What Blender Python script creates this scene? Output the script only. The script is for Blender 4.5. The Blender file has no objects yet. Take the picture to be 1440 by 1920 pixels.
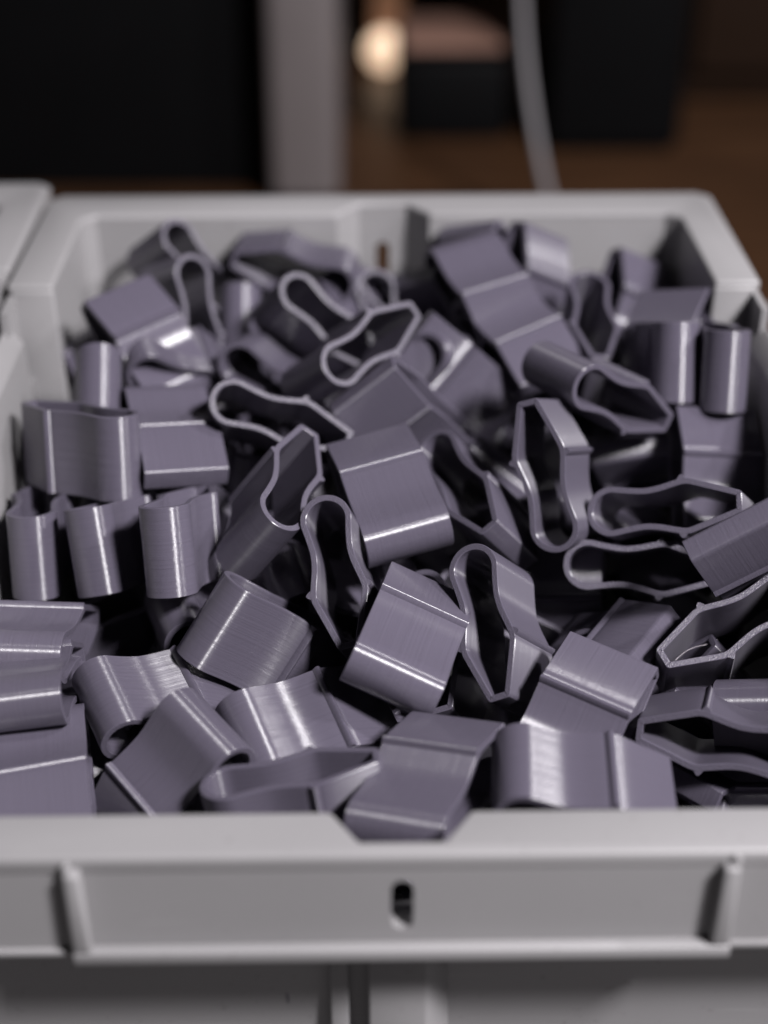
import bpy, bmesh, math, random
from mathutils import Vector, Matrix, Quaternion

# ------------------------------------------------------------------ camera, world, light
MM = 0.001
H = 150.0                       # height of the bin's rear rim above the table, millimetres
sc = bpy.context.scene
sc.render.resolution_x, sc.render.resolution_y = 768, 1024
sc.cycles.use_denoising = True
sc.cycles.max_bounces = 8
cam = bpy.data.cameras.new('camera'); cam_o = bpy.data.objects.new('camera', cam)
sc.collection.objects.link(cam_o); sc.camera = cam_o
cam_o.location = (-7.1 * MM, 0, (168.5 + H) * MM)
cam_o.rotation_euler = (math.radians(90 - 30.46), 0, math.radians(-0.954))
cam.sensor_fit = 'VERTICAL'; cam.sensor_height = 36; cam.lens = 2950 / 1920 * 36
cam.clip_start = 0.01; cam.clip_end = 20
cam.dof.use_dof = True; cam.dof.focus_distance = 0.366
cam.dof.aperture_fstop = 4.8; cam.dof.aperture_blades = 9

world = bpy.data.worlds.new('World'); sc.world = world; world.use_nodes = True
world.node_tree.nodes['Background'].inputs[0].default_value = (0.55, 0.55, 0.62, 1)
world.node_tree.nodes['Background'].inputs[1].default_value = 0.008

sc.view_settings.view_transform = 'Standard'; sc.view_settings.look = 'None'
sc.view_settings.exposure = 0.0; sc.view_settings.gamma = 1.0

def area_light(name, loc, target, sx, sy, power, col):
    l = bpy.data.lights.new(name, 'AREA'); l.shape = 'RECTANGLE'
    l.size = sx * MM; l.size_y = sy * MM; l.energy = power; l.color = col
    o = bpy.data.objects.new(name, l); sc.collection.objects.link(o)
    o.location = Vector((loc[0], loc[1], loc[2] + H)) * MM
    d = Vector((target[0], target[1], target[2] + H)) * MM - o.location
    o.rotation_euler = d.to_track_quat('-Z', 'Y').to_euler()
    return o
area_light('key_light', (600, -240, 850), (0, 340, -30), 170, 170, 27.0, (1.0, 0.968, 0.988))
area_light('second_light', (800, 260, 760), (0, 340, -30), 60, 60, 5.5, (1.0, 0.965, 0.985))

# ------------------------------------------------------------------ helpers
def link(o, parent=None):
    sc.collection.objects.link(o)
    if parent is not None: o.parent = parent
    return o
def empty(name, label, cat, group=None, loc=(0, 0, 0)):
    o = bpy.data.objects.new(name, None); link(o)
    o.location = Vector(loc) * MM; o.empty_display_size = 0.01
    o['label'] = label; o['category'] = cat
    if group: o['group'] = group
    return o
def mesh_obj(name, bm, mat, parent=None, smooth=None, bevel=0, seg=2):
    bmesh.ops.recalc_face_normals(bm, faces=bm.faces[:])
    me = bpy.data.meshes.new(name); bm.to_mesh(me); bm.free()
    for m in (mat if isinstance(mat, (list, tuple)) else [mat]): me.materials.append(m)
    o = bpy.data.objects.new(name, me); link(o, parent)
    if smooth is not None or bevel:
        me.shade_smooth(); me.set_sharp_from_angle(angle=math.radians(smooth or 30))
    if bevel:
        b = o.modifiers.new('bevel', 'BEVEL'); b.width = bevel * MM; b.segments = seg
        b.limit_method = 'ANGLE'; b.angle_limit = math.radians(25); b.harden_normals = False
        for e in me.edges: e.use_edge_sharp = False
    return o
def add_prism(bm, poly, z0, z1, shift=None):
    """vertical prism from a plan polygon (mm); shift(x,y)->(x,y) moves the lower loop"""
    lo = [bm.verts.new(Vector((*(shift(x, y) if shift else (x, y)), z0)) * MM) for x, y in poly]
    hi = [bm.verts.new(Vector((x, y, z1)) * MM) for x, y in poly]
    n = len(poly)
    bm.faces.new(hi); bm.faces.new(lo[::-1])
    for i in range(n): bm.faces.new((lo[i], lo[(i + 1) % n], hi[(i + 1) % n], hi[i]))
def add_box(bm, x0, x1, y0, y1, z0, z1):
    add_prism(bm, [(x0, y0), (x1, y0), (x1, y1), (x0, y1)], z0, z1)
def add_profile_x(bm, poly, x0, x1):
    """prism along X from a (y,z) polygon"""
    a = [bm.verts.new(Vector((x0, y, z)) * MM) for y, z in poly]
    b = [bm.verts.new(Vector((x1, y, z)) * MM) for y, z in poly]
    n = len(poly); bm.faces.new(a); bm.faces.new(b[::-1])
    for i in range(n): bm.faces.new((a[i], a[(i + 1) % n], b[(i + 1) % n], b[i]))
def add_profile_y(bm, poly, y0, y1):
    a = [bm.verts.new(Vector((x, y0, z)) * MM) for x, z in poly]
    b = [bm.verts.new(Vector((x, y1, z)) * MM) for x, z in poly]
    n = len(poly); bm.faces.new(a); bm.faces.new(b[::-1])
    for i in range(n): bm.faces.new((a[i], a[(i + 1) % n], b[(i + 1) % n], b[i]))
def offset(line, d):
    """offset an open polyline sideways with mitred corners"""
    out = []
    for i, p in enumerate(line):
        p = Vector(p); ns = []
        for a, b in ((i - 1, i), (i, i + 1)):
            if 0 <= a and b < len(line):
                t = (Vector(line[b]) - Vector(line[a])).normalized(); ns.append(Vector((-t.y, t.x)))
        n = sum(ns, Vector((0, 0))); n /= len(ns)
        out.append(tuple(p + n * (d / max(n.length_squared, 0.3))))
    return out

# ------------------------------------------------------------------ materials
def new_mat(name):
    m = bpy.data.materials.new(name); m.use_nodes = True
    return m, m.node_tree, m.node_tree.nodes['Principled BSDF']
def node(nt, kind, **kw):
    n = nt.nodes.new(kind)
    for k, v in kw.items(): setattr(n, k, v)
    return n
def plastic(name, col, rough, spec=0.5, grain=0.06, bump=0.00004, scale=900):
    m, nt, b = new_mat(name)
    tc = node(nt, 'ShaderNodeTexCoord')
    n1 = node(nt, 'ShaderNodeTexNoise'); n1.inputs['Scale'].default_value = 28; n1.inputs['Detail'].default_value = 5
    nt.links.new(tc.outputs['Object'], n1.inputs['Vector'])
    mix = node(nt, 'ShaderNodeMix', data_type='RGBA')
    mix.inputs[6].default_value = tuple(c * (1 - grain) for c in col) + (1,)
    mix.inputs[7].default_value = tuple(min(1, c * (1 + grain)) for c in col) + (1,)
    nt.links.new(n1.outputs['Fac'], mix.inputs[0]); nt.links.new(mix.outputs[2], b.inputs['Base Color'])
    n2 = node(nt, 'ShaderNodeTexNoise'); n2.inputs['Scale'].default_value = scale; n2.inputs['Detail'].default_value = 2
    nt.links.new(tc.outputs['Object'], n2.inputs['Vector'])
    bp = node(nt, 'ShaderNodeBump'); bp.inputs['Strength'].default_value = 0.35; bp.inputs['Distance'].default_value = bump
    nt.links.new(n2.outputs['Fac'], bp.inputs['Height']); nt.links.new(bp.outputs['Normal'], b.inputs['Normal'])
    mr = node(nt, 'ShaderNodeMapRange'); mr.inputs[3].default_value = rough * 0.85; mr.inputs[4].default_value = rough * 1.15
    nt.links.new(n1.outputs['Fac'], mr.inputs[0]); nt.links.new(mr.outputs[0], b.inputs['Roughness'])
    b.inputs['Specular IOR Level'].default_value = spec
    return m
def worn(m):
    """faint specks and rubbed streaks on moulded plastic"""
    nt = m.node_tree; b = nt.nodes['Principled BSDF']; tc = node(nt, 'ShaderNodeTexCoord')
    v = node(nt, 'ShaderNodeTexNoise'); v.inputs['Scale'].default_value = 520; v.inputs['Detail'].default_value = 1
    nt.links.new(tc.outputs['Object'], v.inputs['Vector'])
    r = node(nt, 'ShaderNodeMapRange'); r.inputs[1].default_value = 0.70; r.inputs[2].default_value = 0.76; r.inputs[3].default_value = 0; r.inputs[4].default_value = 0.35
    nt.links.new(v.outputs['Fac'], r.inputs[0])
    mp = node(nt, 'ShaderNodeMapping'); mp.inputs['Scale'].default_value = (12, 260, 260); mp.inputs['Rotation'].default_value = (0, 0.3, 0.5)
    nt.links.new(tc.outputs['Object'], mp.inputs[0])
    w = node(nt, 'ShaderNodeTexNoise'); w.inputs['Scale'].default_value = 2.2; w.inputs['Detail'].default_value = 3
    nt.links.new(mp.outputs[0], w.inputs['Vector'])
    q = node(nt, 'ShaderNodeMapRange'); q.inputs[1].default_value = 0.66; q.inputs[2].default_value = 0.74; q.inputs[3].default_value = 0; q.inputs[4].default_value = 0.16
    nt.links.new(w.outputs['Fac'], q.inputs[0])
    old = b.inputs['Base Color'].links[0].from_socket
    m1 = node(nt, 'ShaderNodeMix', data_type='RGBA'); m1.inputs[7].default_value = (0.16, 0.15, 0.15, 1)
    nt.links.new(r.outputs[0], m1.inputs[0]); nt.links.new(old, m1.inputs[6])
    m2 = node(nt, 'ShaderNodeMix', data_type='RGBA'); m2.inputs[7].default_value = (0.5, 0.49, 0.5, 1)
    nt.links.new(q.outputs[0], m2.inputs[0]); nt.links.new(m1.outputs[2], m2.inputs[6]); nt.links.new(m2.outputs[2], b.inputs['Base Color'])
    return m
BIN = plastic('bin_grey_plastic', (0.275, 0.269, 0.275), 0.42, 0.42)

worn(BIN)
CLIPC = (0.098, 0.088, 0.119)
def clip_material():
    """satin printed plastic: layer lines across the extrusion, highlights drawn out along it"""
    m, nt, b = new_mat('printed_plastic')
    uv = node(nt, 'ShaderNodeUVMap', uv_map='UVMap'); sp = node(nt, 'ShaderNodeSeparateXYZ')
    nt.links.new(uv.outputs[0], sp.inputs[0])
    oi = node(nt, 'ShaderNodeObjectInfo')
    add = node(nt, 'ShaderNodeMath', operation='MULTIPLY_ADD'); add.inputs[1].default_value = 300
    nt.links.new(oi.outputs['Random'], add.inputs[0]); nt.links.new(sp.outputs['X'], add.inputs[2])
    # uneven layers
    n1 = node(nt, 'ShaderNodeTexNoise', noise_dimensions='1D'); n1.inputs['Scale'].default_value = 1.9
    n1.inputs['Detail'].default_value = 3; n1.inputs['Roughness'].default_value = 0.7
    nt.links.new(add.outputs[0], n1.inputs['W'])
    # the regular layer grooves tilt the normal to and fro along the extrusion
    tn = node(nt, 'ShaderNodeTangent', direction_type='UV_MAP', uv_map='UVMap')
    sn = node(nt, 'ShaderNodeMath', operation='MULTIPLY'); sn.inputs[1].default_value = 2 * math.pi / 0.22
    nt.links.new(sp.outputs['X'], sn.inputs[0])
    si = node(nt, 'ShaderNodeMath', operation='SINE'); nt.links.new(sn.outputs[0], si.inputs[0])
    n3 = node(nt, 'ShaderNodeTexNoise', noise_dimensions='1D'); n3.inputs['Scale'].default_value = 0.9
    nt.links.new(add.outputs[0], n3.inputs['W'])
    am = node(nt, 'ShaderNodeMapRange'); am.inputs[1].default_value = 0.3; am.inputs[2].default_value = 0.7
    am.inputs[3].default_value = 0.26; am.inputs[4].default_value = 0.50
    nt.links.new(n3.outputs['Fac'], am.inputs[0])
    ml = node(nt, 'ShaderNodeMath', operation='MULTIPLY'); nt.links.new(si.outputs[0], ml.inputs[0]); nt.links.new(am.outputs[0], ml.inputs[1])
    sv = node(nt, 'ShaderNodeVectorMath', operation='SCALE'); nt.links.new(tn.outputs[0], sv.inputs[0]); nt.links.new(ml.outputs[0], sv.inputs['Scale'])
    bp = node(nt, 'ShaderNodeBump'); bp.inputs['Strength'].default_value = 0.5; bp.inputs['Distance'].default_value = 0.0001
    nt.links.new(n1.outputs['Fac'], bp.inputs['Height'])
    av = node(nt, 'ShaderNodeVectorMath', operation='ADD'); nt.links.new(bp.outputs['Normal'], av.inputs[0]); nt.links.new(sv.outputs[0], av.inputs[1])
    nv = node(nt, 'ShaderNodeVectorMath', operation='NORMALIZE'); nt.links.new(av.outputs[0], nv.inputs[0])
    nt.links.new(nv.outputs[0], b.inputs['Normal']); nt.links.new(tn.outputs[0], b.inputs['Tangent'])
    b.inputs['Anisotropic'].default_value = 1.0
    # faint colour drift from layer to layer and piece to piece
    hs = node(nt, 'ShaderNodeHueSaturation'); hs.inputs['Color'].default_value = CLIPC + (1,)
    mv = node(nt, 'ShaderNodeMapRange'); mv.inputs[3].default_value = 0.80; mv.inputs[4].default_value = 1.20
    nt.links.new(n1.outputs['Fac'], mv.inputs[0])
    mo = node(nt, 'ShaderNodeMapRange'); mo.inputs[3].default_value = 0.92; mo.inputs[4].default_value = 1.08
    nt.links.new(oi.outputs['Random'], mo.inputs[0])
    mm = node(nt, 'ShaderNodeMath', operation='MULTIPLY'); nt.links.new(mv.outputs[0], mm.inputs[0]); nt.links.new(mo.outputs[0], mm.inputs[1])
    nt.links.new(mm.outputs[0], hs.inputs['Value']); nt.links.new(hs.outputs[0], b.inputs['Base Color'])
    b.inputs['Roughness'].default_value = 0.29
    b.inputs['IOR'].default_value = 1.72; b.inputs['Specular IOR Level'].default_value = 0.5
    return m
def rim_material():
    """cut end face: rough last layer with tiny glints"""
    m, nt, b = new_mat('printed_plastic_end')
    tc = node(nt, 'ShaderNodeTexCoord'); oi = node(nt, 'ShaderNodeObjectInfo')
    n = node(nt, 'ShaderNodeTexVoronoi'); n.inputs['Scale'].default_value = 3200
    nt.links.new(tc.outputs['Object'], n.inputs['Vector'])
    bp = node(nt, 'ShaderNodeBump'); bp.inputs['Strength'].default_value = 0.8; bp.inputs['Distance'].default_value = 0.00012
    nt.links.new(n.outputs['Distance'], bp.inputs['Height']); nt.links.new(bp.outputs['Normal'], b.inputs['Normal'])
    b.inputs['Base Color'].default_value = tuple(c * 0.92 for c in CLIPC) + (1,)
    b.inputs['Roughness'].default_value = 0.36; b.inputs['Specular IOR Level'].default_value = 0.5
    return m
CLIP = clip_material(); RIM = rim_material()

def wood_material():
    m, nt, b = new_mat('table_wood')
    tc = node(nt, 'ShaderNodeTexCoord'); mp = node(nt, 'ShaderNodeMapping'); mp.inputs['Scale'].default_value = (2, 14, 2)
    nt.links.new(tc.outputs['Object'], mp.inputs[0])
    n = node(nt, 'ShaderNodeTexNoise'); n.inputs['Scale'].default_value = 5; n.inputs['Detail'].default_value = 6
    nt.links.new(mp.outputs[0], n.inputs['Vector'])
    r = node(nt, 'ShaderNodeValToRGB'); r.color_ramp.elements[0].position = 0.3; r.color_ramp.elements[1].position = 0.75
    r.color_ramp.elements[0].color = (0.034, 0.0145, 0.006, 1); r.color_ramp.elements[1].color = (0.072, 0.033, 0.014, 1)
    nt.links.new(n.outputs['Fac'], r.inputs[0]); nt.links.new(r.outputs[0], b.inputs['Base Color'])
    b.inputs['Roughness'].default_value = 0.45
    return m
WOOD = wood_material()
BLACK = plastic('black_plastic', (0.0022, 0.0022, 0.0026), 0.6, 0.08)
DARKWALL = plastic('dark_wall_paint', (0.02, 0.015, 0.012), 0.8, 0.1)
POSTGREY = plastic('grey_metal_paint', (0.135, 0.118, 0.118), 0.5)
TAN = plastic('tan_cardboard', (0.26, 0.15, 0.115), 0.8, 0.2)
COPPER = plastic('copper_brown_wood', (0.22, 0.11, 0.06), 0.5)
BOUNCE_GREY = plastic('grey_bounce_surface', (0.13, 0.125, 0.125), 0.5, 0.3)  # plain grey for the added light-bouncing surface under the bin
UMBER = plastic('dark_umber_wood', (0.016, 0.0078, 0.0042), 0.6, 0.15)
THREAD = plastic('plastic_thread', (0.45, 0.42, 0.45), 0.25, 0.8)
CABLE = plastic('white_cable_rubber', (0.20, 0.19, 0.20), 0.5)

# ------------------------------------------------------------------ setting
bm = bmesh.new(); add_box(bm, -900, 900, 640, 1750, -40, 0)
table = mesh_obj('table_top', bm, WOOD); table['kind'] = 'structure'
bm = bmesh.new(); add_box(bm, -900, 900, -150, 639, -40, 0)
bounce = mesh_obj('bounce_top', bm, BOUNCE_GREY); bounce['kind'] = 'structure'  # unseen grey surface added to throw neutral light onto the lower front wall
bm = bmesh.new(); add_box(bm, -1400, 1400, 1800, 1830, -800, 1200)
wall = mesh_obj('back_wall', bm, DARKWALL); wall['kind'] = 'structure'

# ------------------------------------------------------------------ storage bin
ZF = -36.0                       # top of the low front lip, relative to the rear rim
def evaluated(o):
    dg = bpy.context.evaluated_depsgraph_get()
    me = bpy.data.meshes.new_from_object(o.evaluated_get(dg))
    o.modifiers.clear(); o.data = me
def slot_cutter(cx, cy, z0, z1, w, depth):
    bm = bmesh.new(); r = w / 2; pts = []
    for i in range(13): a = math.pi * i / 12; pts.append((cx + r * math.cos(a), z1 - r + r * math.sin(a)))
    for i in range(13): a = math.pi + math.pi * i / 12; pts.append((cx + r * math.cos(a), z0 + r + r * math.sin(a)))
    add_profile_y(bm, pts, cy - depth, cy + depth)
    c = mesh_obj('cutter', bm, BIN); c.location.z = H * MM
    return c
def cut(o, cutter):
    m = o.modifiers.new('cut', 'BOOLEAN'); m.object = cutter; m.operation = 'DIFFERENCE'; m.solver = 'EXACT'
    bpy.context.view_layer.update(); evaluated(o)
    me = cutter.data; bpy.data.objects.remove(cutter); bpy.data.meshes.remove(me)

def make_bin(label):
    root = empty('storage_bin', label, 'bin', 'grey storage bins', (0, 0, H))
    P = lambda name, bm, parent=None, **k: mesh_obj(name, bm, BIN, parent or root, **k)
    # floor
    bm = bmesh.new(); add_box(bm, -99, 99, 236, 470, -149.5, -145.6); P('floor_panel', bm)
    # rear wall with the centre recess, wrapped round to the step
    inner = [(-93, 413), (-93, 466), (-89, 470), (-14, 470), (-7.2, 480), (8.2, 480), (15, 470), (89, 470), (93, 466), (93, 413)]
    outer = offset(inner, 2.4)
    bm = bmesh.new()
    sh = lambda x, y: (x * 0.955, 440 + (y - 440) * (0.93 if y > 440 else 1))
    loop = inner + outer[::-1]
    add_prism(bm, loop, -146, -2.0, sh)
    o = P('rear_wall', bm, smooth=25)
    cut(o, slot_cutter(0.5, 481, -26, -13, 4.2, 12))
    # rear rim: flat flange
    flange = [(-106, 413), (-106, 485), (-102, 489), (102, 489), (106, 485), (106, 413)] + \
             [(93, 413), (93, 466), (89, 470), (15, 470), (8.2, 480), (-7.2, 480), (-14, 470), (-89, 470), (-93, 466), (-93, 413)]
    bm = bmesh.new(); add_prism(bm, flange, -3.2, 0); rim = P('rear_rim', bm, bevel=1.1, seg=3)
    # skirt under the rim
    sk = [(-106, 400), (-106, 485), (-102, 489), (102, 489), (106, 485), (106, 400)]
    bm = bmesh.new(); add_prism(bm, offset(sk, -0.4) + offset(sk, -2.2)[::-1], -16, -3.0); P('rim_skirt', bm, rim, smooth=25)
    for s in (-1, 1):
        # step face between the high rear rim and the low side rail
        x = lambda a, b: (min(s * a, s * b), max(s * a, s * b))
        bm = bmesh.new()
        add_profile_y(bm, [(s * 92.9, -1.6), (s * 105, -1.6), (s * 105, -60), (s * 101, -146), (s * 88.8, -146)], 412.4, 415)
        P('step_wall', bm, bevel=0.8)
        # low side rail with sloping top and its inner wall
        bm = bmesh.new()
        add_profile_y(bm, [(s * 101, -13.5), (s * 105.4, -8.5), (s * 106, -9), (s * 106, -34), (s * 103.6, -34), (s * 97.4, -146), (s * 95, -146)], 300, 405)
        P('side_wall', bm, bevel=0.9)
        bm = bmesh.new()
        a = [(s * 101, -13.5), (s * 105.4, -8.5), (s * 106, -9), (s * 106, -34), (s * 103.6, -34), (s * 97.4, -146), (s * 95, -146)]
        b = [(s * 101, ZF - 1), (s * 105.4, ZF - 1), (s * 106, ZF - 1.4), (s * 106, -56), (s * 103.6, -56), (s * 97.4, -146), (s * 95, -146)]
        va = [bm.verts.new(Vector((p, 300, q)) * MM) for p, q in a]; vb = [bm.verts.new(Vector((p, 228, q)) * MM) for p, q in b]
        bm.faces.new(va); bm.faces.new(vb[::-1])
        for i in range(len(a)): bm.faces.new((va[i], va[(i + 1) % len(a)], vb[(i + 1) % len(a)], vb[i]))
        P('side_wall', bm)
        # pocket between rail end and step
        bm = bmesh.new(); add_box(bm, *x(101, 104.4), 405, 412.4, -40, -28); P('pocket_floor', bm)
    # front lip with the trapezoid notch
    lip = [(-106, 221), (106, 221), (106, 233.6), (13.7, 233.6), (8.2, 225.0), (-8.0, 225.0), (-13.5, 233.6), (-106, 233.6)]
    bm = bmesh.new(); add_prism(bm, lip, ZF - 4, ZF); P('front_lip', bm, bevel=0.9, seg=3)
    # apron with the label slot
    bm = bmesh.new(); add_box(bm, -105.8, 105.8, 221.15, 224.2, ZF - 23.3, ZF - 3)
    o = P('front_apron', bm)
    cut(o, slot_cutter(0.1, 222.5, ZF - 19.2, ZF - 6.6, 4.3, 6))
    for q in o.data.polygons: q.use_smooth = False
    bm = bmesh.new(); add_box(bm, -105.8, -63.7, 220.1, 224.0, ZF - 24.3, ZF - 23.0); P('apron_edge', bm, bevel=0.4)
    bm = bmesh.new(); add_box(bm, 63.8, 105.8, 220.1, 224.0, ZF - 24.3, ZF - 23.0); P('apron_edge', bm, bevel=0.4)
    # label holder: two ribs and a bottom channel
    bm = bmesh.new()
    add_profile_x(bm, [(221.3, ZF - 22.0), (218.3, ZF - 22.0), (218.3, ZF - 25.0), (224.0, ZF - 25.0), (224.0, ZF - 23.31), (221.3, ZF - 23.31)], -63.4, 63.6)
    rail = P('label_rail', bm, bevel=0.5)
    for s in (-1, 1):
        bm = bmesh.new()
        xs = [(s * 60.4, ZF - 2.2), (s * 63.4, ZF - 2.2), (s * 63.4, ZF - 22.0), (s * 59.6, ZF - 22.0)]
        add_profile_y(bm, xs, 218.4, 221.3); P('label_rib', bm, rail, bevel=0.6)
        bm = bmesh.new(); add_box(bm, min(s * 62.2, s * 63.6), max(s * 62.2, s * 63.6), 219.4, 221.2, ZF - 3.5, ZF - 0.6); P('rib_tab', bm, rail, bevel=0.4)
    # recessed lower front wall with its centre panel
    bm = bmesh.new(); add_profile_x(bm, [(223.6, ZF - 19), (226.4, ZF - 19), (237, ZF - 27), (239.5, -146), (237, -146), (234.5, ZF - 29), (223.6, ZF - 21.8)], -97, 97); P('front_wall', bm)
    bm = bmesh.new(); add_prism(bm, [(-6.5, 236), (-6.5, 229.6), (5.6, 229.6), (11.0, 236)], -148, ZF - 26); P('front_rib', bm, bevel=0.6)
    bm = bmesh.new(); add_prism(bm, [(-14.5, 236), (-14.5, 232.6), (-10.5, 232.6), (-10.5, 236)], -148, ZF - 26); P('front_rib', bm, bevel=0.5)
    return root
bin_a = make_bin('light grey plastic storage bin full of printed clips')
def copy_tree(o, parent=None):
    c = o.copy(); link(c)
    c.parent = parent
    for ch in list(o.children): copy_tree(ch, c)
    return c
bin_b = copy_tree(bin_a)
bin_b['label'] = 'second light grey storage bin, only its rim corner showing at the left edge'
bin_b.location = Vector((-213.6, 13, H)) * MM

# ------------------------------------------------------------------ printed clips
L, R, D, T = 38.4, 6.25, 21.8, 1.5
def outer_half():
    pts = []
    for i in range(13):
        a = math.radians(180 - 104 * i / 12); pts.append((R + R * math.cos(a), R * math.sin(a)))
    ctrl = [pts[-2], pts[-1], (10.9, 5.55), (14.6, 5.2), (18.2, 5.62), (21.6, 6.45), (24.2, 6.95), (26.2, 6.75), (28.4, 6.02)]
    for i in range(1, len(ctrl) - 2):
        p0, p1, p2, p3 = (Vector(ctrl[j]) for j in (i - 1, i, i + 1, i + 2))
        for t in (0.33, 0.66, 1.0):
            pts.append(tuple(0.5 * ((2 * p1) + (p2 - p0) * t + (2 * p0 - 5 * p1 + 4 * p2 - p3) * t * t + (3 * p1 - p0 - 3 * p2 + p3) * t ** 3)))
    pts += [(28.4, 6.02), (37.6, 2.95), (38.05, 2.72), (38.33, 2.35), (38.4, 1.9)]
    return pts
half = outer_half()
prof = half + [(u, -v) for u, v in half[::-1][:-1]]
prof = prof[::-1]                                   # closed loop
N = len(prof)
def normals(loop):
    out = []
    for i in range(len(loop)):
        a, b = Vector(loop[i - 1]), Vector(loop[(i + 1) % len(loop)])
        t = (b - a).normalized(); out.append(Vector((t.y, -t.x)))
    return out
nrm = normals(prof)
c0 = Vector((L / 2, 0))
sgn = 1 if (Vector(prof[0]) - Vector((R, 0))).dot(nrm[0]) > 0 else -1
def ring(off): return [tuple(Vector(p) + n * sgn * off - c0) for p, n in zip(prof, nrm)]
inner_prof = []
def clip_shell_mesh():
    bm = bmesh.new(); uvl = bm.loops.layers.uv.new('UVMap')
    per = [0.0]
    for i in range(N): per.append(per[-1] + (Vector(prof[(i + 1) % N]) - Vector(prof[i])).length)
    c = 0.16
    loops = [(0, -D / 2 + c), (0, D / 2 - c), (-c, D / 2), (-T + c, D / 2), (-T, D / 2 - c), (-T, -D / 2 + c), (-T + c, -D / 2), (-c, -D / 2)]
    vs = [[bm.verts.new(Vector((u, v, w)) * MM) for u, v in ring(o)] for o, w in loops]
    for k in range(8):
        k2 = (k + 1) % 8
        for i in range(N):
            j = (i + 1) % N
            f = bm.faces.new((vs[k][i], vs[k][j], vs[k2][j], vs[k2][i]))
            f.material_index = 1 if k in (2, 6) else 0
            ws = (loops[k][1], loops[k][1], loops[k2][1], loops[k2][1]); ps = (per[i], per[i + 1], per[i + 1], per[i])
            for lp, w, p in zip(f.loops, ws, ps): lp[uvl].uv = (w, p)
    bmesh.ops.recalc_face_normals(bm, faces=bm.faces[:])
    me = bpy.data.meshes.new('shell'); bm.to_mesh(me); bm.free()
    me.materials.append(CLIP); me.materials.append(RIM)
    me.shade_smooth(); me.set_sharp_from_angle(angle=math.radians(28))
    return me
def clip_ridge_mesh(s):
    bm = bmesh.new(); uvl = bm.loops.layers.uv.new('UVMap')
    cr = [(-1.25, -0.55), (-1.0, 0.0), (-0.4, 0.85), (0.0, 1.02), (0.4, 0.85), (1.0, -0.02), (1.25, -0.55)]
    pts = [(23.9 + a - L / 2, s * (6.92 + b)) for a, b in cr]; d = D / 2 - 0.06
    lo = [bm.verts.new(Vector((u, v, -d)) * MM) for u, v in pts]; hi = [bm.verts.new(Vector((u, v, d)) * MM) for u, v in pts]
    n = len(pts)
    for i in range(n):
        j = (i + 1) % n; f = bm.faces.new((lo[i], lo[j], hi[j], hi[i]))
        for lp, w, p in zip(f.loops, (-d, -d, d, d), (i, i + 1, i + 1, i)): lp[uvl].uv = (w, p * 0.6)
    for f in (bm.faces.new(hi), bm.faces.new(lo[::-1])): f.material_index = 1
    bmesh.ops.recalc_face_normals(bm, faces=bm.faces[:])
    me = bpy.data.meshes.new('ridge'); bm.to_mesh(me); bm.free()
    me.materials.append(CLIP); me.materials.append(RIM)
    me.shade_smooth(); me.set_sharp_from_angle(angle=math.radians(40))
    return me
SHELL = clip_shell_mesh(); RIDGES = [clip_ridge_mesh(1), clip_ridge_mesh(-1)]
def place_clip(loc, quat, label, group='purple grey printed clips in the bin'):
    r = bpy.data.objects.new('printed_clip', None); link(r); r.empty_display_size = 0.01
    r.location = Vector((loc[0], loc[1], loc[2] + H)) * MM
    r.rotation_mode = 'QUATERNION'; r.rotation_quaternion = quat
    r['label'] = label; r['category'] = 'clip'; r['group'] = group
    link(bpy.data.objects.new('shell', SHELL), r)
    for m in RIDGES: link(bpy.data.objects.new('ridge', m), r)
    return r
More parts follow.
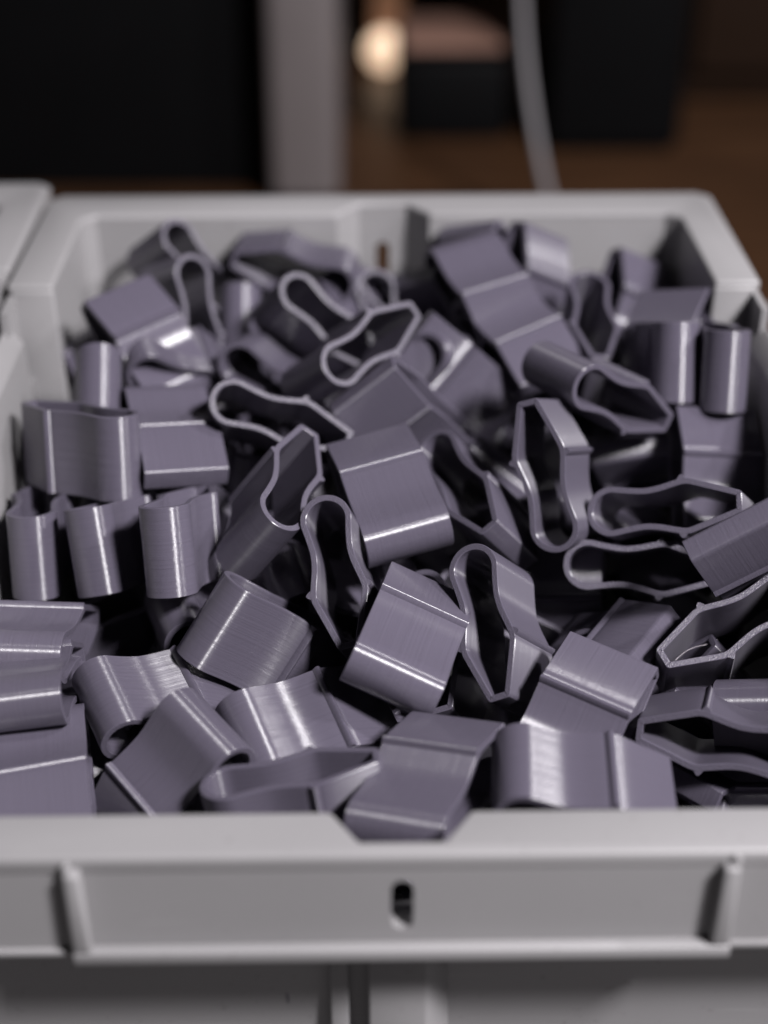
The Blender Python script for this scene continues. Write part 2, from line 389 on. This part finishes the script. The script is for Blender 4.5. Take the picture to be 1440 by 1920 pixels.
CLIPS = [
    (-59.66, 452.25, -16.39, 0.8645, 0.2150, 0.3985, -0.2182, 'rearmost left printed clip, tilted up with a narrow loop opening'),
    (-59.92, 428.54, -18.90, 0.7389, 0.1655, 0.5119, -0.4058, 'printed clip with tall dark keyhole opening, in front of the rearmost left loop'),
    (-66.97, 409.80, -17.73, 0.4907, -0.0413, -0.7487, 0.4438, 'flat-sided printed clip lying rear left, nearest the left rear corner of the bin'),
    (-57.99, 411.27, -23.72, 0.6484, 0.7101, 0.2702, -0.0483, 'printed clip with two broad white glints and a dark underside, rear left'),
    (-79.69, 391.83, -29.02, 0.5728, -0.3231, 0.3374, 0.6736, 'printed clip with rounded end towards the camera, behind the open upright clip at left'),
    (-86.21, 422.79, -39.90, 0.5633, 0.3172, -0.6415, 0.4129, 'shadowed printed clip squeezed against the left bin wall behind the standing tube end'),
    (-56.79, 370.61, -25.57, 0.5560, 0.5674, -0.3624, -0.4874, 'boxy printed clip with a ridge across, right of the open upright clip'),
    (-79.83, 362.02, -24.81, 0.3109, -0.0467, 0.1341, 0.9398, 'upright open-topped printed clip touching the left bin wall'),
    (-29.30, 373.90, -24.53, 0.8920, 0.4200, 0.1276, -0.1076, 'printed clip with sparkling edge and deep opening, just behind the raised clip at left'),
    (-29.41, 339.75, -27.95, 0.7139, 0.2844, 0.1320, 0.6261, 'printed clip raised steeply with ribbed inside showing, left of the large centre block'),
    (-11.32, 318.63, -38.68, 0.6948, 0.3232, 0.1528, -0.6241, 'printed clip with sparkling rim and black opening, between the raised clip and the centre block'),
    (-0.28, 343.34, -28.17, 0.4812, -0.3586, -0.6690, 0.4385, 'large printed clip lying across the centre, ridge above and bright rounded lower side'),
    (22.99, 350.67, -34.42, 0.7577, 0.3355, -0.1177, -0.5472, 'printed clip with pointed five-sided opening, right of the large centre block'),
    (42.05, 346.83, -24.99, 0.6067, 0.1825, -0.5061, 0.5853, 'printed clip with tall narrow opening, pointed end up, right of centre'),
    (71.16, 339.95, -32.77, 0.8891, 0.4132, -0.1790, -0.0812, 'upper of two printed clips with long openings facing up, at right'),
    (63.84, 336.27, -46.71, 0.8776, 0.4697, -0.0617, -0.0730, 'lower of two printed clips with long openings facing up, speckled glittering rim, right'),
    (83.76, 312.64, -27.19, 0.4625, 0.2711, -0.8304, -0.1518, 'printed clip lying across the right ends of the two long openings at the right edge'),
    (52.32, 316.17, -58.28, 0.6163, -0.6022, 0.0130, -0.5074, 'printed clip with smooth plain panel and thin bright edge, below the two long openings'),
    (80.63, 307.22, -47.60, 0.1914, 0.1289, 0.2776, -0.9326, 'printed clip with blunt pointed end towards the left and a fine thread inside, right edge'),
    (74.82, 279.96, -54.62, 0.1193, -0.0826, -0.5505, 0.8221, 'blurred printed clip with long dark opening at the lower right edge, above the corner loop'),
    (85.53, 280.03, -63.72, 0.0420, 0.7180, -0.3550, -0.5973, 'partly hidden printed clip with a curved glint at the lower right edge'),
    (80.96, 279.11, -80.85, 0.8047, 0.4205, 0.1605, -0.3871, 'dim printed clip with thin pale rim in the front right corner of the pile'),
    (41.03, 278.67, -51.26, 0.4634, 0.7264, 0.1711, 0.4777, 'printed clip with broad matte panel and diagonal ridge, right of the tall keyhole clip'),
    (38.62, 253.05, -47.96, 0.6729, 0.7350, 0.0322, -0.0774, 'wavy printed clip with several white vertical streaks, front right of the lip notch'),
    (6.40, 256.09, -48.87, 0.6199, 0.5643, 0.3180, 0.4429, 'printed clip resting in the notch of the front lip'),
    (-21.14, 256.89, -56.75, 0.9954, -0.0448, -0.0696, 0.0491, 'open printed clip with streaky inside, at the front lip left of the notch'),
    (-19.11, 283.50, -55.20, 0.5517, 0.8055, 0.1881, 0.1065, 'wavy printed clip with three bright diagonal streaks, behind the open clip at the front left'),
    (-29.81, 308.86, -50.05, 0.9350, -0.1329, 0.3054, 0.1217, 'printed clip like a slanted drum with fine streaks, below the raised clip at left centre'),
    (3.68, 297.26, -40.09, 0.4256, 0.6782, 0.4689, 0.3728, 'printed clip tilted diagonally with a bright lower rounding, left of the tall keyhole clip'),
    (25.99, 305.06, -43.82, 0.6410, 0.4053, 0.0335, -0.6510, 'printed clip with tall keyhole opening, rounded end up, front centre right'),
    (35.75, 354.92, -58.79, 0.2127, 0.5570, -0.0077, 0.8028, 'thin-edged printed clip with fine ribbed side, wedged right of the tall keyhole clip'),
    (-85.80, 312.82, -50.03, 0.5862, 0.4425, 0.5487, 0.3994, 'printed clip under the row of three upright tubes at the left edge'),
    (-84.44, 293.41, -49.04, 0.5830, 0.3773, 0.5589, 0.4532, 'printed clip lying sideways at left edge with one long bright streak, below the upright row'),
    (-78.06, 269.73, -56.85, 0.5680, -0.5166, 0.4463, -0.4597, 'printed clip in the front left corner with two ridges across and a broad glint'),
    (-50.43, 268.68, -58.83, 0.4313, 0.0413, 0.7666, -0.4740, 'printed clip leaning diagonally at front left, rounded end at its upper right'),
    (-53.62, 295.59, -56.53, 0.6377, 0.7217, 0.2632, 0.0563, 'wavy printed clip with curled open end at front left, above the diagonal one'),
    (-51.39, 325.08, -66.25, 0.4353, -0.6086, 0.3764, 0.5463, 'printed clip poking out below the third upright tube of the left row'),
    (-89.78, 349.30, -43.94, 0.6853, -0.0950, 0.0886, 0.7166, 'leftmost of three upright tubes in a row at the left edge'),
    (-68.67, 343.00, -41.79, 0.7800, -0.2282, 0.0734, 0.5780, 'middle of three upright tubes in a row at left, partly shaded by its neighbour'),
    (-50.90, 333.55, -35.19, 0.7549, -0.1686, 0.0966, 0.6264, 'rightmost of three upright tubes in a row at left, beside the raised clip'),
    (-26.36, 455.62, -11.11, 0.1095, 0.0577, -0.6659, 0.7357, 'blurred printed clip with lens-shaped opening at the back, left of the wall recess'),
    (-19.19, 422.19, -20.13, 0.8801, 0.2958, 0.3073, -0.2084, 'printed clip with pale rounded rim facing up, upper left of the two crossing loops'),
    (-9.52, 396.93, -13.96, 0.7978, 0.4306, 0.1142, 0.4062, 'printed clip with pale rim crossing over its neighbour, right one of the two crossing loops'),
    (-28.35, 406.88, -27.84, 0.7550, 0.5903, 0.1072, -0.2645, 'printed clip with small dark arch opening, below the left crossing loop'),
    (10.31, 406.57, -31.26, 0.2694, 0.4276, 0.3545, -0.7867, 'printed clip with round black opening, right of the crossing loops'),
    (29.85, 432.35, -10.23, 0.4612, 0.7002, -0.2681, -0.4745, 'printed clip with folded top and bright ridge near the back wall, right of the recess'),
    (34.69, 461.95, -18.42, 0.5111, -0.1378, -0.7975, -0.2895, 'rearmost printed clip standing against the back wall right of the recess'),
    (38.55, 416.48, -18.06, 0.4710, 0.7148, -0.2940, -0.4252, 'printed clip with dark left end and bright ridge, just in front of the folded one'),
    (20.47, 404.78, -27.11, 0.0422, -0.3543, -0.1494, -0.9222, 'printed clip with one straight white streak, behind the clip with five-sided opening'),
    (5.21, 386.51, -30.45, 0.1045, -0.4190, 0.0586, -0.9001, 'printed clip with broad plain panel directly behind the large centre block'),
    (56.06, 376.51, -15.83, 0.7339, 0.5772, 0.3580, -0.0072, 'printed clip with round tube side and wide open mouth, upper right'),
    (59.54, 422.03, -22.31, 0.7006, 0.0769, 0.1325, -0.6969, 'printed clip with bottle-shaped dark opening at the rear right'),
    (77.84, 450.34, -27.19, 0.7653, -0.0461, -0.5165, 0.3813, 'small looking printed clip in the rear right corner of the bin'),
    (79.99, 408.99, -20.50, 0.5202, 0.5977, 0.0250, 0.6095, 'printed clip with pointed peak end towards the right rear wall'),
    (77.31, 400.11, -18.67, 0.6563, -0.1342, 0.1586, 0.7253, 'left one of two upright tubes at the right rear wall'),
    (90.03, 393.92, -16.93, 0.6808, -0.1043, 0.1294, 0.7133, 'right one of two upright tubes, touching the right bin wall'),
    (88.02, 366.68, -37.43, 0.6718, -0.2393, -0.6313, 0.3048, 'printed clip with level ridge across it at the right wall, below the two upright tubes'),
    (44.51, 447.87, -17.50, 0.7644, 0.1131, -0.4999, 0.3911, 'blurred printed clip leaning on the back wall, right of the folded one'),
    (21.97, 451.65, -23.43, 0.3750, 0.0184, -0.8448, -0.3813, 'printed clip lying behind the right crossing loop'),
    (-5.85, 452.15, -31.37, 0.8418, 0.3074, 0.2189, -0.3861, 'left one of two dim upright clips standing below the back wall recess'),
    (-0.37, 447.76, -32.62, 0.6952, 0.3099, 0.2850, -0.5826, 'right one of two dim upright clips standing below the back wall recess'),
    (-42.11, 447.00, -32.52, 0.6673, -0.3018, 0.2714, 0.6245, 'stub of a clip between the keyhole loop and the crossing loops'),
    (-35.86, 393.32, -45.96, 0.7654, 0.0149, 0.0422, 0.6420, 'clip with a single glint, seen in the gap behind the raised clip'),
    (-14.79, 335.19, -55.07, 0.6703, -0.6521, 0.1170, 0.3342, 'dull clip showing between the raised clip and the slanted drum'),
    (27.25, 365.06, -59.14, 0.2016, 0.2608, -0.5368, -0.7767, 'shadowed clip under the large centre block'),
    (13.05, 314.21, -57.53, 0.6784, 0.3151, 0.0264, -0.6632, 'wedge-shaped clip corner between the lip-notch clip and the tall keyhole clip'),
    (-7.22, 448.46, -30.05, 0.5622, 0.0229, -0.6619, 0.4952, 'blurred clip lying low between the left crossing loop and the back wall recess'),
    (73.16, 393.87, -46.73, 0.5032, 0.2757, -0.7511, -0.3266, 'dark clip low in the gap under the wide-mouthed one at right'),
]
for x, y, z, qw, qx, qy, qz, label in CLIPS:
    place_clip((x, y, z), (qw, qx, qy, qz), label)
# deeper layer, glimpsed in the gaps
random.seed(7)
def surf(y):
    t = [(240, -52), (265, -50), (300, -43), (350, -31), (400, -22), (480, -18)]
    for (a, p), (b, q) in zip(t, t[1:]):
        if y <= b: return p + (q - p) * (y - a) / (b - a)
    return -18
for iy in range(8):
    for ix in range(7):
        x = -72 + ix * 24 + random.uniform(-5, 5); y = 258 + iy * 27 + random.uniform(-5, 5)
        z = surf(y) - 33 + random.uniform(-4, 4)
        q = Quaternion((random.gauss(0, 1), random.gauss(0, 1), random.gauss(0, 1), random.gauss(0, 1))).normalized()
        place_clip((x, y, z), q, 'printed clip deep in the pile, glimpsed in the dark between the upper ones', 'clips deep in the pile')

# a fine thread of plastic left in one of the openings
def thread(name, pts, r, label):
    o = tube(name, [(x, y, z + H) for x, y, z in pts], r, THREAD, 6); o['label'] = label; o['category'] = 'thread'
    return o
THREADS = [
    ([(67.16, 303.22, -51.4), (69.96, 305.72, -50.74), (72.9, 308.22, -51.15), (75.82, 310.72, -52.32), (79.32, 313.22, -52.55)], 0.07, 'fine bright thread of plastic inside the blunt pointed clip opening at right'),
    ([(45.23, 362.51, -10.55), (45.97, 363.18, -7.84), (47.29, 363.84, -5.76), (48.16, 364.51, -5.18)], 0.05, 'hair-thin plastic thread beside the round tube mouth at upper right'),
]

# ------------------------------------------------------------------ blurred things behind
ZT = 0
cab = empty('equipment_cabinet', 'black equipment cabinet with a grey corner post, blurred behind the bin at left', 'cabinet', loc=(-230, 930, 0))
bm = bmesh.new(); add_box(bm, -330, 170, 6, 200, 1, 420); mesh_obj('body_panel', bm, BLACK, cab, bevel=2)
bm = bmesh.new(); add_box(bm, 170, 212, -28, 200, 2, 420); mesh_obj('corner_post', bm, POSTGREY, cab, bevel=7, seg=4)
for fx in (-300, 130):
    bm = bmesh.new(); add_prism(bm, [(fx + 14 * math.cos(k * math.pi / 8), 60 + 14 * math.sin(k * math.pi / 8)) for k in range(16)], 0, 14); mesh_obj('foot', bm, BLACK, cab)

box = empty('low_box', 'low black box with a tan top, blurred behind the bin near the lamp', 'box', loc=(56, 1030, 0))
bm = bmesh.new(); add_box(bm, -37, 36, 0, 110, 0.5, 53); mesh_obj('box_body', bm, BLACK, box, bevel=4, seg=3)
bm = bmesh.new(); add_box(bm, -33, 34, 22, 109, 53, 57); mesh_obj('box_lid', bm, TAN, box, bevel=1.5)

tall = empty('tall_box', 'tall black case standing on the wooden table behind the white cable', 'case', loc=(160, 1000, 0))
bm = bmesh.new(); add_box(bm, -45, 42, 0, 150, 3, 300); mesh_obj('case_body', bm, BLACK, tall, bevel=6, seg=3)
bm = bmesh.new(); add_box(bm, -40, 37, 5, 145, 0.2, 3); mesh_obj('case_base', bm, BLACK, tall)

cup = empty('brown_cupboard', 'dark brown cupboard, blurred at the upper right behind the bin', 'cupboard', loc=(330, 1120, 0))
bm = bmesh.new(); add_box(bm, -118, 260, 0, 200, 0.5, 420); mesh_obj('cupboard_body', bm, UMBER, cup, bevel=4)
bm = bmesh.new(); add_box(bm, -100, 60, -9, 0.5, 22, 400); mesh_obj('cupboard_door', bm, UMBER, cup, bevel=2)
bm = bmesh.new(); add_box(bm, 36, 44, -20, -9.2, 170, 240); mesh_obj('door_handle', bm, BLACK, cup, bevel=2)
gleam = empty('post_reflection', 'glowing globe standing in for a warm reflected lamp on a copper brown post behind the bin', 'gleam', loc=(14, 1215, 0))
EM, nt, b = new_mat('painted_reflection_glow'); b.inputs['Base Color'].default_value = (1, 0.8, 0.6, 1)  # glowing globe put in for a bright reflection on the post
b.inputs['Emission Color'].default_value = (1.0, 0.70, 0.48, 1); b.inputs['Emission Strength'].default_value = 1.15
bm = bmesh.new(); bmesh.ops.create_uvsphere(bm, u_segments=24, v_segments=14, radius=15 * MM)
bmesh.ops.translate(bm, verts=bm.verts[:], vec=Vector((0, -16, 17)) * MM); mesh_obj('globe', bm, EM, gleam, smooth=60)
bm = bmesh.new(); add_box(bm, -10, 14, 0, 22, 8, 300); mesh_obj('brown_post', bm, COPPER, gleam, bevel=2)
bm = bmesh.new(); add_prism(bm, [(2 + 24 * math.cos(k * math.pi / 12), 11 + 12 * math.sin(k * math.pi / 12)) for k in range(24)], 0.3, 8); mesh_obj('post_foot', bm, COPPER, gleam, bevel=1)

def tube(name, pts, r, mat, n=14):
    bm = bmesh.new(); rings = []
    P = []
    for i in range(len(pts) - 1):
        p0, p1, p2, p3 = (Vector(pts[max(0, min(len(pts) - 1, j))]) for j in (i - 1, i, i + 1, i + 2))
        for k in range(10):
            t = k / 10; P.append(0.5 * ((2 * p1) + (p2 - p0) * t + (2 * p0 - 5 * p1 + 4 * p2 - p3) * t * t + (3 * p1 - p0 - 3 * p2 + p3) * t ** 3))
    P.append(Vector(pts[-1]))
    for i, p in enumerate(P):
        t = (P[min(i + 1, len(P) - 1)] - P[max(i - 1, 0)]).normalized()
        a = t.cross(Vector((0, 1, 0.3))).normalized(); c = t.cross(a)
        rings.append([bm.verts.new((p + (a * math.cos(2 * math.pi * k / n) + c * math.sin(2 * math.pi * k / n)) * r) * MM) for k in range(n)])
    for q, s in zip(rings, rings[1:]):
        for k in range(n): bm.faces.new((q[k], q[(k + 1) % n], s[(k + 1) % n], s[k]))
    bm.faces.new(rings[0]); bm.faces.new(rings[-1][::-1])
    return mesh_obj(name, bm, mat, smooth=60)
c = tube('white_cable', [(86, 905, 330), (83, 900, 200), (84, 890, 120), (92, 860, 55), (103, 815, 14), (118, 770, 4), (150, 740, 3.2), (210, 730, 3.2)], 2.4, CABLE)
c['label'] = 'thin white cable hanging down behind the bin'; c['category'] = 'cable'
for pts, r, label in THREADS: thread('plastic_thread', pts, r, label)
